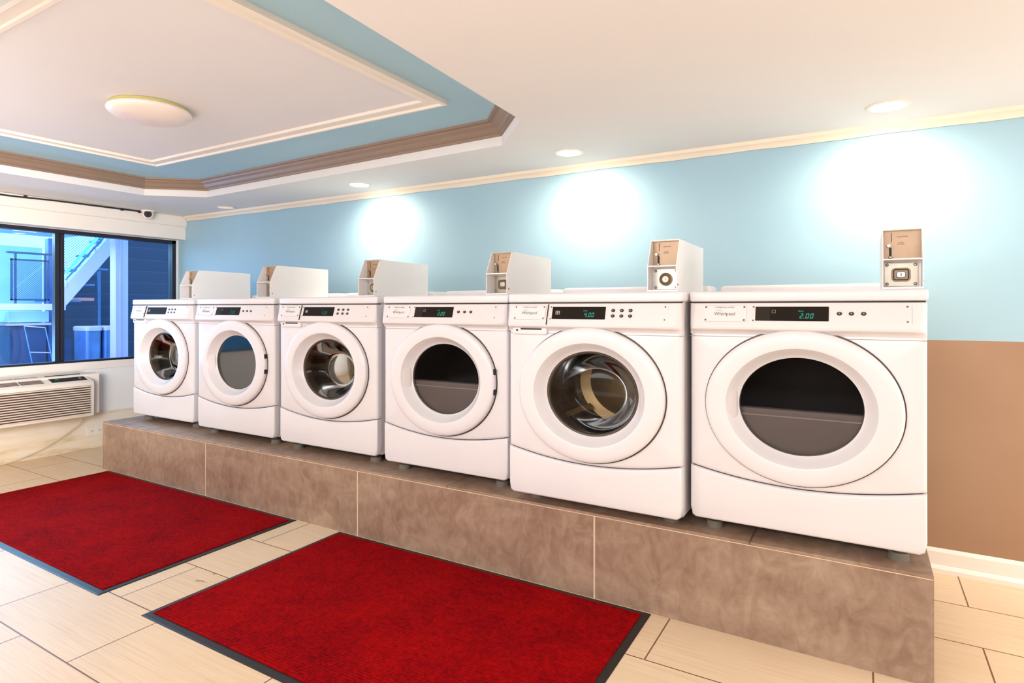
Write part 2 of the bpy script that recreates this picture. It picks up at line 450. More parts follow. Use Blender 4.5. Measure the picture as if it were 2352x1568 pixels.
# staircase
t = thing('outdoor_staircase', 'white outdoor staircase rising to the right behind the window', 'staircase', (-7.0, 2.9, 0))
def rel(bm, o):
    for v in bm.verts: v.co -= o.location
    return bm
sl = (1.77-1.191)/(3.384-2.946)
bm = bmesh.new(); y0, y1 = 2.25, 3.9
def sz(y, base): return base+sl*(y-2.946)
pl = [(2.935, sz(2.935, 1.191)), (y1, sz(y1, 1.191)), (y1, sz(y1, 1.403)), (2.935, sz(2.935, 1.403))]
loft(bm, [[(-7.0, y, z) for y, z in pl], [(-7.06, y, z) for y, z in pl]], True, True, True); link('stringer', rel(bm, t), M['x_white'], t)
for k in range(6):
    y = 2.95+k*.13; bm = bmesh.new(); box(bm, -7.7, -7.06, y, y+.16, sz(y, 1.25)-.02, sz(y, 1.25)); link('tread', rel(bm, t), M['x_mid'], t)
bm = bmesh.new(); tube(bm, [(-7.0, 2.945, sz(2.945, 1.46)), (-7.0, 3.8, sz(3.8, 1.46))], .010); link('lower_rail', rel(bm, t), M['x_mid'], t)
bm = bmesh.new(); tube(bm, [(-7.0, 2.945, sz(2.945, 1.53)), (-7.0, 3.8, sz(3.8, 1.53))], .014); link('glowing_rail', rel(bm, t), M['x_cyan'], t)
for y in (2.95, 3.22, 3.5):
    bm = bmesh.new(); tube(bm, [(-7.0, y, sz(y, 1.38)), (-7.0, y, sz(y, 1.38)+.26)], .008); link('baluster', rel(bm, t), M['x_white'], t)
def lattice(bm, X, y0, y1, z0, z1, pitch, w, clip=None):
    for s in (1, -1):
        k = -60
        while k < 90:
            # line z = z0 + s*(y-y0) + k*pitch
            c = z0 + k*pitch
            pts = []
            for yy in (y0, y1):
                zz = c + s*(yy-y0)
                if z0 <= zz <= z1: pts.append((yy, zz))
            for zz in (z0, z1):
                yy = y0 + s*(zz-c)
                if y0 < yy < y1: pts.append((yy, zz))
            if len(pts) >= 2:
                (ya, za), (yb, zb) = pts[0], pts[1]
                L = math.hypot(yb-ya, zb-za)
                if L > .01:
                    ny, nz = -(zb-za)/L*w/2, (yb-ya)/L*w/2
                    bm.faces.new([bm.verts.new(p) for p in ((X, ya+ny, za+nz), (X, yb+ny, zb+nz), (X, yb-ny, zb-nz), (X, ya-ny, za-nz))])
            k += 1
t = thing('mesh_railing', 'dark framed wire mesh railing panel on posts in the left window pane', 'railing', (-7.0, 2.64, 0))
bm = bmesh.new(); lattice(bm, -7.0, 2.50, 2.79, 1.26, 1.63, .020, .0030); link('wire_mesh', rel(bm, t), M['x_dark'], t)
bm = bmesh.new()
for a in ((2.49, 2.80, 1.245, 1.26), (2.49, 2.80, 1.63, 1.645), (2.49, 2.503, 1.245, 1.645), (2.787, 2.80, 1.245, 1.645)): box(bm, -7.012, -6.99, *a)
link('mesh_frame', rel(bm, t), M['x_dark'], t)
bm = bmesh.new(); box(bm, -7.02, -6.98, 2.46, 2.83, 1.695, 1.712); link('top_rail', rel(bm, t), M['x_dark'], t)
for y in (2.52, 2.76):
    bm = bmesh.new(); box(bm, -7.01, -6.99, y, y+.014, 1.21, 1.70); link('post', rel(bm, t), M['x_dark'], t)
bm = bmesh.new(); box(bm, -7.05, -6.95, 2.2, 2.925, 1.152, 1.214); link('beam', rel(bm, t), M['x_white'], t)
for y in (2.30, 2.86):
    bm = bmesh.new(); box(bm, -7.04, -6.97, y, y+.05, 0, 1.152); link('leg', rel(bm, t), M['x_mid'], t)
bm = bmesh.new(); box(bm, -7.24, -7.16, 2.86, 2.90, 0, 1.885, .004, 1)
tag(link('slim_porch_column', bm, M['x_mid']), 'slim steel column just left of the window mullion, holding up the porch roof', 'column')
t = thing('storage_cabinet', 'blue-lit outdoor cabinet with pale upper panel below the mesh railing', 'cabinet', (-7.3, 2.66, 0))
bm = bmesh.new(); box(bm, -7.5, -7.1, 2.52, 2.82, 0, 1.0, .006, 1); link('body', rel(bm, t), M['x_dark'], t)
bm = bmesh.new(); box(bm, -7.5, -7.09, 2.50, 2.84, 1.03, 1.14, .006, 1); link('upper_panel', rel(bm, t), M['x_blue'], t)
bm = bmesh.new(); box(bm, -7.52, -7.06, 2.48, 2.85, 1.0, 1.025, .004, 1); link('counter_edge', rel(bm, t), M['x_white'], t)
t = thing('folding_ladder', 'thin metal frame leaning before the dark cabinet outside', 'ladder', (-6.85, 2.6, 0))
for a, b in (((-6.9, 2.56, 1.0), (-6.75, 2.68, 0)), ((-6.9, 2.73, .98), (-6.75, 2.85, 0))):
    bm = bmesh.new(); tube(bm, [a, b], .006); link('rail', rel(bm, t), M['x_mid'], t)
for k in range(4):
    f = k/4; bm = bmesh.new(); tube(bm, [(-6.9+.15*f, 2.56+.12*f, 1-f*1.0), (-6.9+.15*f, 2.73+.12*f, .98-f*.98)], .005); link('rung', rel(bm, t), M['x_white'], t)
for i, (ya, yb, lab) in enumerate(((3.045, 3.20, 'large blue-lit metal bin with pale lid outside, nearer the window mullion'), (3.215, 3.37, 'large blue-lit metal bin with pale lid outside, partly behind the white post'))):
    t = thing('rubbish_bin', lab, 'bin', (-6.95, (ya+yb)/2, 0))
    bm = bmesh.new(); w = (yb-ya)/2
    loft(bm, [[(x*k, y*k, z) for x, y in rrect(-.14, .14, -w, w, .04, 4)] for z, k in ((0, .86), (.94, 1.))], True, True, True)
    link('bin_body', bm, M['x_mid'], t, True, angle=30)
    bm = bmesh.new()
    loft(bm, [[(x*k, y*k, z) for x, y in rrect(-.15, .15, -w-.004, w+.004, .04, 4)] for z, k in ((.94, 1.), (.975, 1.02), (.985, .9))], True, True, True)
    link('lid', bm, M['x_white'], t)
bm = bmesh.new(); lattice(bm, -7.1, 2.93, 3.04, .3, .86, .03, .006)
tag(link('low_wire_fence', bm, M['x_mid']), 'low patch of wire fence beside the metal bins outside', 'fence', None)
bm = bmesh.new(); box(bm, -7.45, -7.35, 3.20, 3.37, 1.25, 1.285, .004, 1); box(bm, -8.0, -7.45, 3.3, 3.37, 1.25, 1.28)
tag(link('red_shelf_board', bm, M['x_red']), 'short reddish board under the staircase outside', 'board')
bm = bmesh.new(); lattice(bm, -7.78, 3.22, 3.62, 1.55, 2.4, .03, .0035); box(bm, -7.79, -7.77, 3.60, 3.63, 0, 2.4)
tag(link('upper_mesh_screen', bm, M['x_mid']), 'bright backlit wire mesh screen above the stair rail outside', 'mesh screen')

# ------------------------------------------------------------------ platform
PX0, PX1, PY0, PZ = -4.794, .186, 2.253, .343
t = thing('raised_platform', 'long low tiled brown platform under the row of laundry machines', 'platform', ((PX0+PX1)/2, PY0, 0))
bm = bmesh.new(); box(bm, PX0+.008, PX1-.008, PY0+.008, YW-.035, 0, PZ-.013); link('core', rel(bm, t), M['plat_front'], t)
bm = bmesh.new(); box(bm, PX0, PX1, PY0, PY0+.008, 0, PZ-.012); box(bm, PX1-.008, PX1, PY0+.008, YW-.031, 0, PZ-.012); box(bm, PX0, PX0+.008, PY0+.008, YW-.031, 0, PZ-.012)
link('riser_tiles', rel(bm, t), M['plat_front'], t)
bm = bmesh.new(); box(bm, PX0, PX1, PY0+.002, YW-.031, PZ-.010, PZ, .0015, 1); link('top_tiles', rel(bm, t), M['plat_top'], t)
bm = bmesh.new(); box(bm, PX0+.002, PX1-.002, PY0+.0005, PY0+.02, PZ-.0125, PZ-.0095); link('grout_line', rel(bm, t), M['grout'], t)

# ------------------------------------------------------------------ machines
W, HW, DEP = .737, .3685, .64
DZ, DA, DB = .485, .310, .268      # door centre height and half sizes
TY, TZ0 = .0, .0
def ell(a, b, y, n=96, cz=DZ, cx=0.): return [(cx+a*math.cos(2*PI*k/n), y, cz+b*math.sin(2*PI*k/n)) for k in range(n)]
TILT = math.atan2(.024, .084)
def TC(x, o, z):      # console face: z is up along the face from its middle
    c, s = math.cos(TILT), math.sin(TILT)
    return (x, -.013 - o*c + z*s, .8095 + z*c + o*s)
def toe_z(x): return .243 - .043*(1-(x/HW)**2)
def screw(T, x, z, parent, r=.0042):
    bm = bmesh.new(); bmesh.ops.create_cone(bm, cap_ends=True, segments=10, radius1=r, radius2=r*.7, depth=.002)
    for v in bm.verts: v.co = Vector(T(x+v.co.x, v.co.z+.0015, z+v.co.y))
    return link('screw', bm, M['screw'], parent)

def build_machine(name, label, group, washer, loc, sx, price, dim, dx, foot_y, hinges):
    t = thing(name, label, 'washing machine' if washer else 'tumble dryer', loc, group)
    E_ = M['enamel']
    # cabinet shell, open to the front
    bm = bmesh.new(); fs = box(bm, -HW+.006, HW-.006, .035, DEP, .048, .853)
    bmesh.ops.delete(bm, geom=[fs[2]], context='FACES'); link('cabinet', bm, E_, t)
    # front panel with door opening
    bm = bmesh.new(); z1 = .745
    ang = sorted([2*PI*k/120 for k in range(120)] + [math.atan2(z1-DZ, HW), PI-math.atan2(z1-DZ, HW), 2*PI-math.atan2(DZ-.243, HW), PI+math.atan2(DZ-.243, HW)])
    def outer(a, ins):
        c, s = math.cos(a), math.sin(a); hw = HW-ins; best = 9.
        if abs(c) > 1e-6: best = hw/abs(c)
        if s > 1e-6: best = min(best, (z1-ins-DZ)/s)
        if s < -1e-6:
            lo, hi = 0, best
            for _ in range(30):
                md = (lo+hi)/2
                if DZ+s*md < toe_z(max(-HW, min(HW, c*md)))+.0012+ins: hi = md
                else: lo = md
            best = min(best, hi)
        return c*best, DZ+s*best
    rings = [[(DA*.90*math.cos(a), .03, DZ+DB*.90*math.sin(a)) for a in ang], [(DA*.90*math.cos(a), 0, DZ+DB*.90*math.sin(a)) for a in ang]]
    for ins, y in ((.014, 0), (.007, .0018), (.002, .007), (0, .014), (0, .036)):
        rings.append([(outer(a, ins)[0], y, outer(a, ins)[1]) for a in ang])
    loft(bm, rings); link('front_panel', bm, E_, t, True)
    # toe panel
    bm = bmesh.new(); n = 40
    tp = [(-HW+2*HW*k/n, toe_z(-HW+2*HW*k/n)-.001) for k in range(n+1)]
    tp = tp + [(HW, .085)] + [(HW-.006, .055), (HW-.02, .046), (-HW+.02, .046), (-HW+.006, .055), (-HW, .085)]
    plate(bm, tp[::-1], -.036, .002, .009); link('toe_panel', bm, E_, t, True)
    # seams
    bm = bmesh.new(); box(bm, -HW-.0008, HW+.0008, -.0006, .03, .7245, .7268); link('seam', bm, M['greyink'], t)
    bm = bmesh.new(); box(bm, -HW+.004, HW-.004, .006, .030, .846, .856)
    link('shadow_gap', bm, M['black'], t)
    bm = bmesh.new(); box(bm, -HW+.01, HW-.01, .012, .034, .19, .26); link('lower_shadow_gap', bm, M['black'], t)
    # console wedge, nose under it
    bm = bmesh.new()
    prof = [(.037, .848), (-.001, .848), (-.004, .846), (-.0275, .7665), (-.0285, .760), (-.0265, .754), (-.021, .750), (-.012, .747), (-.004, .742), (.0, .735), (.037, .735)]
    xs = [(-HW+.0006, 0), (-HW+.004, .6), (-HW+.012, .92), (-HW+.024, 1), (HW-.045, 1), (HW-.03, .93), (HW-.014, .6), (HW-.004, .25), (HW-.0006, 0)]
    loft(bm, [[(x, (y if y > 0 else y*(k if z < .84 else 1)), z) for y, z in prof] for x, k in xs], True, True, True)
    link('console', bm, M['enamel_panel'], t, True, angle=35)
    # lid
    bm = bmesh.new(); box(bm, -HW-.003, HW+.003, -.006, DEP+.01, .853, .891, .009, 3)
    rr = rrect(-HW+.006, HW-.006, .50, DEP+.008, .02, 4)
    loft(bm, [[(x, y, z) for x, y in (inset_poly(rr, d) if d else rr)] for d, z in ((0, .885), (.0, .915), (.004, .922), (.012, .928), (.03, .930))], True, False, True)
    link('lid', bm, E_, t, True, angle=50)
    # nameplate / drawer front
    if washer:
        dr = link('detergent_drawer', bmesh.new(), E_, t)
        bm = bmesh.new(); plate(bm, rrect(-.352, -.176, -.042, .037, .005), -.004, .004, .003, TC); bm.to_mesh(dr.data); bm.free()
        bm = bmesh.new(); box(bm, -.1765, -.1745, -.030, .002, .762, .845); 
        for v in bm.verts: v.co.y += (v.co.z-.77)*.29 -.002
        link('drawer_gap', bm, M['black'], t)
        bm = bmesh.new(); plate(bm, rrect(-.345, -.182, .7195, .747, .009), -.01, .0135, .003); link('drawer_grip', bm, E_, t, True)
        bm = bmesh.new(); plate(bm, rrect(-.305, -.205, .739, .7455, .002), 0, .0145); link('grip_slot', bm, M['black'], t)
        bm = bmesh.new(); cyl(bm, (-.322, -.014, .737), .0045, .003, 'y', 12); link('grip_hole', bm, M['black'], t)
    off = .0045 if washer else .0015
    npx = -.335+dx, -.185+dx
    bm = bmesh.new(); plate(bm, rrect(npx[0], npx[1], -.030, .030, .003), off-.002, off+.001, 0, TC); pl = link('nameplate', bm, M['plate'], t)
    bm = bmesh.new()
    for a in ((npx[0], npx[1], -.0306, -.0298), (npx[0]+.003, npx[1]-.003, .0298, .0303)):
        bm.faces.new([bm.verts.new(TC(x, off+.0013, z)) for x, z in ((a[0], a[2]), (a[1], a[2]), (a[1], a[3]), (a[0], a[3]))])
    bm.faces.new([bm.verts.new(TC(x, off+.0013, z)) for x, z in ((npx[1]-.0006, -.03), (npx[1], -.03), (npx[1], .03), (npx[1]-.0006, .03))])
    link('plate_border', bm, M['greyink'], pl)
    nc = (npx[0]+npx[1])/2
    text('brand_lettering', 'Whirlpool', .0175, lambda x, o, z: TC(x+nc, off+.0012+o, z-.002), M['ink'], pl)
    text('header_lettering', 'COMMERCIAL LAUNDRY', .0062, lambda x, o, z: TC(x+nc, off+.0012+o, z+.0225), M['ink'], pl)
    bm = bmesh.new(); pa = []; pb = []
    for k in range(15):
        a = math.radians(20+k*11); pa.append((nc-.019+.0135*math.cos(a), .0055+.006*math.sin(a))); pb.append((nc-.019+.0135*math.cos(a), .0055+.0048*math.sin(a)))
    loft(bm, [[TC(x, off+.0014, z) for x, z in pa], [TC(x, off+.0014, z) for x, z in pb]], False); link('brand_swirl', bm, M['ink'], pl)
    for x in (npx[0]+.008, npx[1]-.008):
        for z in (-.024, .024): screw(lambda a, o, b: TC(a, o+off, b), x, z, t)
    # control plate, display, buttons
    cx0, cx1 = -.168+dx, .322+dx*.3
    bm = bmesh.new(); plate(bm, rrect(cx0, cx1, -.031, .031, .003), -.002, .0012, 0, TC); cp = link('control_plate', bm, M['plate'], t)
    bm = bmesh.new()
    for a in ((cx0, cx1, -.0316, -.0308), (cx1-.0004, cx1+.0004, -.031, .031)):
        bm.faces.new([bm.verts.new(TC(x, .0016, z)) for x, z in ((a[0], a[2]), (a[1], a[2]), (a[1], a[3]), (a[0], a[3]))])
    link('plate_border', bm, M['greyink'], cp)
    for x, z in ((cx0+.006, .025), (cx0+.006, -.025), (cx1-.012, .025), (cx1-.012, -.025)): screw(TC, x, z, t)
    d0, d1 = -.155+dx, .076+dx
    bm = bmesh.new(); plate(bm, rrect(d0, d1, -.026, .025, .002), 0, .0032, 0, TC); dp = link('display', bm, M['display'], t)
    if not washer:
        bm = bmesh.new(); bm.faces.new([bm.verts.new(TC(x, .0035, z)) for x, z in ((d0+.001, -.025), (d0+.048, -.025), (d0+.048, .024), (d0+.001, .024))])
        link('display_panel', bm, M['displaydark'], dp)
        bm = bmesh.new()
        for a in ((.054, .066, .0125, .0135), (.054, .066, .0015, .0025), (.054, .055, .002, .013), (.065, .066, .002, .013)):
            bm.faces.new([bm.verts.new(TC(x, .0036, z)) for x, z in ((d0+a[0], a[2]), (d0+a[1], a[2]), (d0+a[1], a[3]), (d0+a[0], a[3]))])
        link('display_icon', bm, M['greyink'], dp)
    else:
        bm = bmesh.new()
        for a in ((.016, .034, .006, .0075), (.016, .034, -.0005, .001), (.016, .034, -.007, -.0055), (.016, .0175, -.007, .0075), (.0325, .034, -.007, .0075), (.024, .0255, -.007, .0075)):
            bm.faces.new([bm.verts.new(TC(x, .0036, z)) for x, z in ((d0+a[0], a[2]), (d0+a[1], a[2]), (d0+a[1], a[3]), (d0+a[0], a[3]))])
        link('display_icon', bm, M['plate'], dp)
    if price:
        mt = M['digitsdim'] if dim else M['digits']
        bm = bmesh.new(); digits(bm, price, d0+.142, -.017, .0175, TC, .0037); link('price_digits', bm, mt, dp)
        text('price_caption', 'PRICE', .0065, lambda x, o, z: TC(x+d0+.146, .0034+o, z+.0085), mt, dp)
    rows = (.0105, -.0115) if washer else (0.001,)
    for rz in rows:
        bm = bmesh.new(); bm.faces.new([bm.verts.new(TC(x, .0016, z)) for x, z in ((.098+dx, rz-.0006), (.190+dx, rz-.0006), (.190+dx, rz+.0006), (.098+dx, rz+.0006))])
        link('button_line', bm, M['ink'], cp)
        for bx_, cap in ((.107, 'START'), (.142, 'SELECT'), (.177, 'OPTION')):
            bm = bmesh.new(); bmesh.ops.create_cone(bm, cap_ends=True, segments=20, radius1=.0088, radius2=.0068, depth=.0045)
            for v in bm.verts: v.co = Vector(TC(bx_+dx+v.co.x, v.co.z+.003, rz+v.co.y*.8))
            bt = link('button', bm, M['button'], t)
            bm = bmesh.new(); bmesh.ops.create_cone(bm, cap_ends=True, segments=10, radius1=.0024, radius2=.0024, depth=.0006)
            for v in bm.verts: v.co = Vector(TC(bx_+dx+v.co.x, v.co.z+.0055, rz+v.co.y))
            link('button_dot', bm, M['greyink'], bt)
            bm = bmesh.new()
            bm.faces.new([bm.verts.new(TC(x, .0016, z)) for x, z in ((bx_+dx-.008, rz-.0105), (bx_+dx+.008, rz-.0105), (bx_+dx+.008, rz-.0095), (bx_+dx-.008, rz-.0095))])
            link('button_caption', bm, M['greyink'], bt)
    # door
    d = link('door', bmesh.new(), E_, t)
    bm = bmesh.new(); rings = []
    for r, y in ((.99, .004), (1., -.002), (1., -.014), (.996, -.019), (.984, -.023), (.96, -.0262), (.90, -.0285), (.83, -.0285), (.79, -.0282), (.766, -.0265), (.758, -.0235), (.715, -.004), (.67, .013), (.650, .0185), (.638, .021), (.632, .030)):
        # the outline of the inner bowl is rounder towards the rim
        rings.append(ell(DA*r, DB*r, y, 120))
    loft(bm, rings)
    me = bpy.data.meshes.new('door'); bmesh.ops.recalc_face_normals(bm, faces=bm.faces); bm.to_mesh(me); bm.free(); me.materials.append(E_)
    for p in me.polygons: p.use_smooth = True
    me.set_sharp_from_angle(angle=math.radians(28))
    d.data = me
    bm = bmesh.new(); loft(bm, [ell(DA*1.008, DB*1.012, .001, 96), ell(DA*1.015, DB*1.021, -.0012, 96), ell(DA*.985, DB*.985, -.0015, 96)]); link('door_gap', bm, M['gasket'], t)
    # grip recess in the bowl
    sgn = 1 if washer else -1
    bm = bmesh.new()
    def GT(x, o, z):   # follows the bowl slope
        r = .71; ang2 = math.asin(max(-1, min(1, z/(DB*r)))); xx = sgn*DA*r*math.cos(ang2)
        return (xx + sgn*x, -.0015 - o - x*1.15, DZ+z)
    plate(bm, rrect(-.0135, .0135, -.052, .045, .012, 6), -.001, .0022, .002, GT)
    link('door_grip', bm, M['enamel_panel'], d, True)
    if hinges:
        for z in (.538, .446):
            bm = bmesh.new(); box(bm, HW*0+DA*.975, DA*1.004, -.021, -.003, z-.013, z+.013, .002, 1); link('hinge', bm, M['black'], d)
    # glass and drum
    if washer:
        bm = bmesh.new(); loft(bm, [ell(DA*.638, DB*.638, .0205, 72), ell(DA*.61, DB*.61, .022, 72), ell(DA*.595, DB*.595, .028, 72), ell(DA*.60, DB*.60, .075, 72), ell(DA*.72, DB*.72, .085, 72)]); link('gasket', bm, M['gasket'], d, True)
        bm = bmesh.new(); loft(bm, [ell(DA*.597, DB*.597, .028, 72), ell(DA*.56, DB*.56, .040, 72), ell(DA*.49, DB*.49, .070, 72, DZ-.004), ell(DA*.40, DB*.40, .108, 72, DZ-.008), ell(DA*.34, DB*.34, .120, 72, DZ-.01), ell(DA*.31, DB*.31, .118, 72, DZ-.01), ell(DA*.15, DB*.15, .112, 72, DZ-.01)], True, False, True)
        link('door_glass', bm, M['door_glass'], d, True, angle=80)
        bm = bmesh.new(); loft(bm, [ell(DA*.70, DB*.70, .10, 72), ell(DA*.82, DB*.82, .115, 72), ell(DA*.82, DB*.82, .42, 72), ell(DA*.75, DB*.75, .44, 72)])
        link('drum', bm, M['drum'], t, True)
        bm = bmesh.new(); loft(bm, [ell(DA*.75, DB*.75, .44, 72), ell(DA*.6, DB*.6, .455, 72), ell(DA*.5, DB*.5, .43, 72), ell(DA*.2, DB*.2, .42, 72)], True, False, True)
        link('drum_back', bm, M['drumback'], t, True)
        for k in range(3):
            a = math.radians(100+k*120); bm = bmesh.new()
            pr = [(-.03, 0), (-.012, .045), (.012, .045), (.03, 0)]
            rg = []
            for y in (.14, .41):
                rg.append([((DA*.82-p[1])*math.cos(a)-p[0]*math.sin(a), y, DZ+(DB*.82-p[1])*math.sin(a)+p[0]*math.cos(a)) for p in pr])
            loft(bm, rg, True, True, True); link('drum_paddle', bm, M['drumback'], t, True, angle=60)
    else:
        bm = bmesh.new(); loft(bm, [ell(DA*.638, DB*.638, .0205, 72), ell(DA*.634, DB*.634, .022, 72)], True, False, False)
        bm.faces.new([bm.verts.new(p) for p in ell(DA*.634, DB*.634, .022, 72)]); link('door_glass', bm, M['dark_glass'], d)
        # inner bulkhead: lower grey half with a ridge, dark opening above
        bm = bmesh.new(); n = 30
        zb = -.018
        lo = [(DA*.70*math.cos(a), DZ+DB*.70*math.sin(a)) for a in [PI+math.asin(.018/(DB*.7))+(PI-2*math.asin(.018/(DB*.7)))*k/n for k in range(n+1)]]
        plate(bm, lo, -.075, -.040, .006); link('lint_bulkhead', bm, M['bulkhead'], t, True)
        bm = bmesh.new(); box(bm, -DA*.66, DA*.66, .034, .040, DZ-.045, DZ-.039, .002, 2); link('bulkhead_ridge', bm, M['ridge'], t)
        bm = bmesh.new(); loft(bm, [ell(DA*.72, DB*.72, .055, 72), ell(DA*.70, DB*.70, .075, 72), ell(DA*.86, DB*.86, .09, 72), ell(DA*.86, DB*.86, .40, 72)], True, False, True)
        link('drum', bm, M['dryer_in'], t, True)
    bm = bmesh.new(); box(bm, -HW+.05, HW-.05, foot_y+.035, DEP-.04, .012, .048); link('underside_shade', bm, M['black'], t)  # recessed black block added as the shade under the cabinet
    # feet
    for fx in (-.295, .295):
        for fy in (foot_y, DEP-.07):
            bm = bmesh.new(); cyl(bm, (fx, fy, .012), .032, .024, 'z', 24, .028); cyl(bm, (fx, fy, .036), .012, .03, 'z', 12); link('foot', bm, M['rubber'], t)
    t.scale = (sx, 1, 1)
    return t

machines = [
    ('washing_machine', 'white washer with six black buttons, furthest left of the row in front of the window', True, -4.315, 2.414, 1.03, None, True, 0),
    ('tumble_dryer', 'white dryer with smoked door glass, between the first and second washers, smallest-looking of the dryers', False, -3.433, 2.371, 1.045, '2.00', True, 0),
    ('washing_machine', 'white washer with dim display, third machine from the window, behind the mats gap', True, -2.595, 2.357, 1.045, '4.00', True, 0),
    ('tumble_dryer', 'white dryer with three buttons, middle one of the three dryers, behind the right red mat', False, -1.7585, 2.322, 1.005, '2.00', False, 0),
    ('washing_machine', 'white washer showing 4.00 in green, nearest washer, standing slightly forward', True, -.946, 2.212, 1.0, '4.00', False, 0),
    ('tumble_dryer', 'white dryer showing 2.00, at the right end of the row beside the brown wall', False, -.1965, 2.289, 1.0, '2.00', False, .018),
]
# ------------------------------------------------------------------ coin boxes
def coin_box(label, x0, x1, y0, depth, z0, kind):
    w = (x1-x0)/2; t = thing('coin_payment_box', label, 'coin box', ((x0+x1)/2, y0, z0), 'coin boxes standing on the machines')
    H1, H2, H3, CY, R = .097, .200, .196, .048, .068; th = .0025
    prof = [(0, 0), (0, H1), (CY, H2), (depth, H3), (depth, 0)]
    bm = bmesh.new()
    for a, b in ((-w, -w+th), (w-th, w)):
        loft(bm, [[(a, y, z) for y, z in prof], [(b, y, z) for y, z in prof]], True, True, True)
    box(bm, -w+th, w-th, 0, depth, 0, .006); box(bm, -w+th, w-th, depth-.003, depth, 0, H3-.002)
    loft(bm, [[(-w+th, CY, H2), (-w+th, depth, H3), (-w+th, depth, H3-.004), (-w+th, CY+.003, H2-.004)], [(w-th, CY, H2), (w-th, depth, H3), (w-th, depth, H3-.004), (w-th, CY+.003, H2-.004)]], True, True, True)
    link('housing', bm, M['boxpaint'], t)
    bm = bmesh.new(); box(bm, -w-.0008, w+.0008, CY-.001, CY+.003, H2-.003, H2+.0008); link('top_edge', bm, M['steel'], t)
    bm = bmesh.new(); box(bm, -w+th, w-th, .001, R, H1-.002, H1+.002); link('divider_shelf', bm, M['boxpaint'], t)
    bm = bmesh.new(); box(bm, -w+th, w-th, R, R+.004, H1+.002, H2-.004); up = link('coin_plate', bm, M['tan_plate'], t)
    S = lambda x, o, z: (x, R-o, z)
    bm = bmesh.new(); box(bm, -w+.0255, -w+.0275, R-.0008, R, .160, .190); link('coin_slot', bm, M['black'], up)
    bm = bmesh.new(); cyl(bm, (-w+.019, R-.008, .146), .0062, .016, 'y', 16, .005); link('return_button', bm, M['bright_steel'], up)
    bm = bmesh.new(); box(bm, -w+.020, -w+.0275, R-.001, R, .111, .140); link('return_slot', bm, M['black'], up)
    bm = bmesh.new(); box(bm, -w+.018, -w+.030, R-.008, R, .1045, .112, .002, 1); link('coin_cup', bm, M['steel'], up)
    text('coin_lettering', 'QUARTERS', .0062, lambda x, o, z: (x+.002, R-.0004-o, z+.176), M['ink'], up)
    text('return_lettering', 'COIN\nRETURN', .0055, lambda x, o, z: (x-.002, R-.0004-o, z+.154), M['ink'], up)
    lp = t
    bm = bmesh.new(); box(bm, -w+th, w-th, R, R+.003, .006, H1-.002); link('inner_face', bm, M['boxpaint'], t)
    bm = bmesh.new(); plate(bm, rrect(-w+.006, w-.010, .010, .090, .003), 0, .004, .001, S); lk = link('lock_plate', bm, M['bright_steel'] if kind != 'square' else M['steel'], t)
    for bx_ in (-w+.014, w-.018):
        for bz in (.018, .082):
            bm = bmesh.new(); bmesh.ops.create_uvsphere(bm, u_segments=12, v_segments=6, radius=.0055, matrix=Matrix.Translation((bx_, R-.004, bz)) @ Matrix.Diagonal((1, .6, 1, 1))); link('bolt', bm, M['steel'], lk, True)
    cx_, cz_ = -.002, .049
    if kind == 'square':
        bm = bmesh.new(); o = rrect(cx_-.027, cx_+.027, cz_-.023, cz_+.023, .012, 6)
        loft(bm, [[S(x, a, z) for x, z in (inset_poly(o, d_) if d_ else o)] for d_, a in ((0, .004), (.001, .008), (.004, .008), (.008, .0045))], True, False, True); link('lock_surround', bm, M['lockgrey'], lk, True, angle=30)
        bm = bmesh.new(); plate(bm, rrect(cx_-.013, cx_+.013, cz_-.011, cz_+.011, .006, 5), .004, .012, .003, S); link('lock_housing', bm, M['bright_steel'], lk, True)
    else:
        bm = bmesh.new(); n = 40
        loft(bm, [[S(cx_+r*math.cos(2*PI*k/n), a, cz_+r*math.sin(2*PI*k/n)) for k in range(n)] for r, a in ((.025, .004), (.025, .010), (.021, .012), (.016, .006), (.014, .005))], True, False, True); link('lock_ring', bm, M['brass'], lk, True, angle=30)
        bm = bmesh.new(); cyl(bm, S(cx_, .008, cz_), .012, .010, 'y', 24, .011); link('lock_housing', bm, M['bright_steel'], lk, True, angle=30)
    bm = bmesh.new(); cyl(bm, S(cx_, .0135, cz_), .0075, .004, 'y', 20); link('key_cylinder', bm, M['bright_steel'], lk)
    bm = bmesh.new(); box(bm, cx_-.0011, cx_+.0011, R-.0162, R-.0154, cz_-.005, cz_+.005); link('keyhole', bm, M['black'], lk)
    bm = bmesh.new(); cyl(bm, (w+.0008, .016, .026), .0035, .002, 'x', 10); link('side_screw', bm, M['screw'], t)
    return t
LZ = PZ+.8915
boxes = [
    ('white coin box with chamfered front on top of the leftmost washer', -4.142, -3.997, 2.440, .455, 'square'),
    ('white coin box on top of the dryer second from the window', -3.250, -3.126, 2.400, .46, 'square'),
    ('white coin box on top of the washer third from the window', -2.376, -2.261, 2.385, .46, 'round'),
    ('white coin box with square lock surround on top of the middle dryer', -1.524, -1.410, 2.350, .45, 'square'),
    ('white coin box with round brass ringed lock on top of the nearest washer', -.716, -.604, 2.238, .43, 'round'),
    ('coin box facing the viewer with square steel lock surround on top of the rightmost dryer', .052, .1635, 2.315, .45, 'square'),
]
for (nm, mlab, ws, x, y, sx, pr, dim, dx), (lab, a, b, y0, dp, kd) in zip(machines, boxes):
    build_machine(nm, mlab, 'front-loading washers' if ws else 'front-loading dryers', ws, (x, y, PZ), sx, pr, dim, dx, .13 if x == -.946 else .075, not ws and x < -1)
    coin_box(lab, a, b, y0, dp, LZ+.0005, kd)

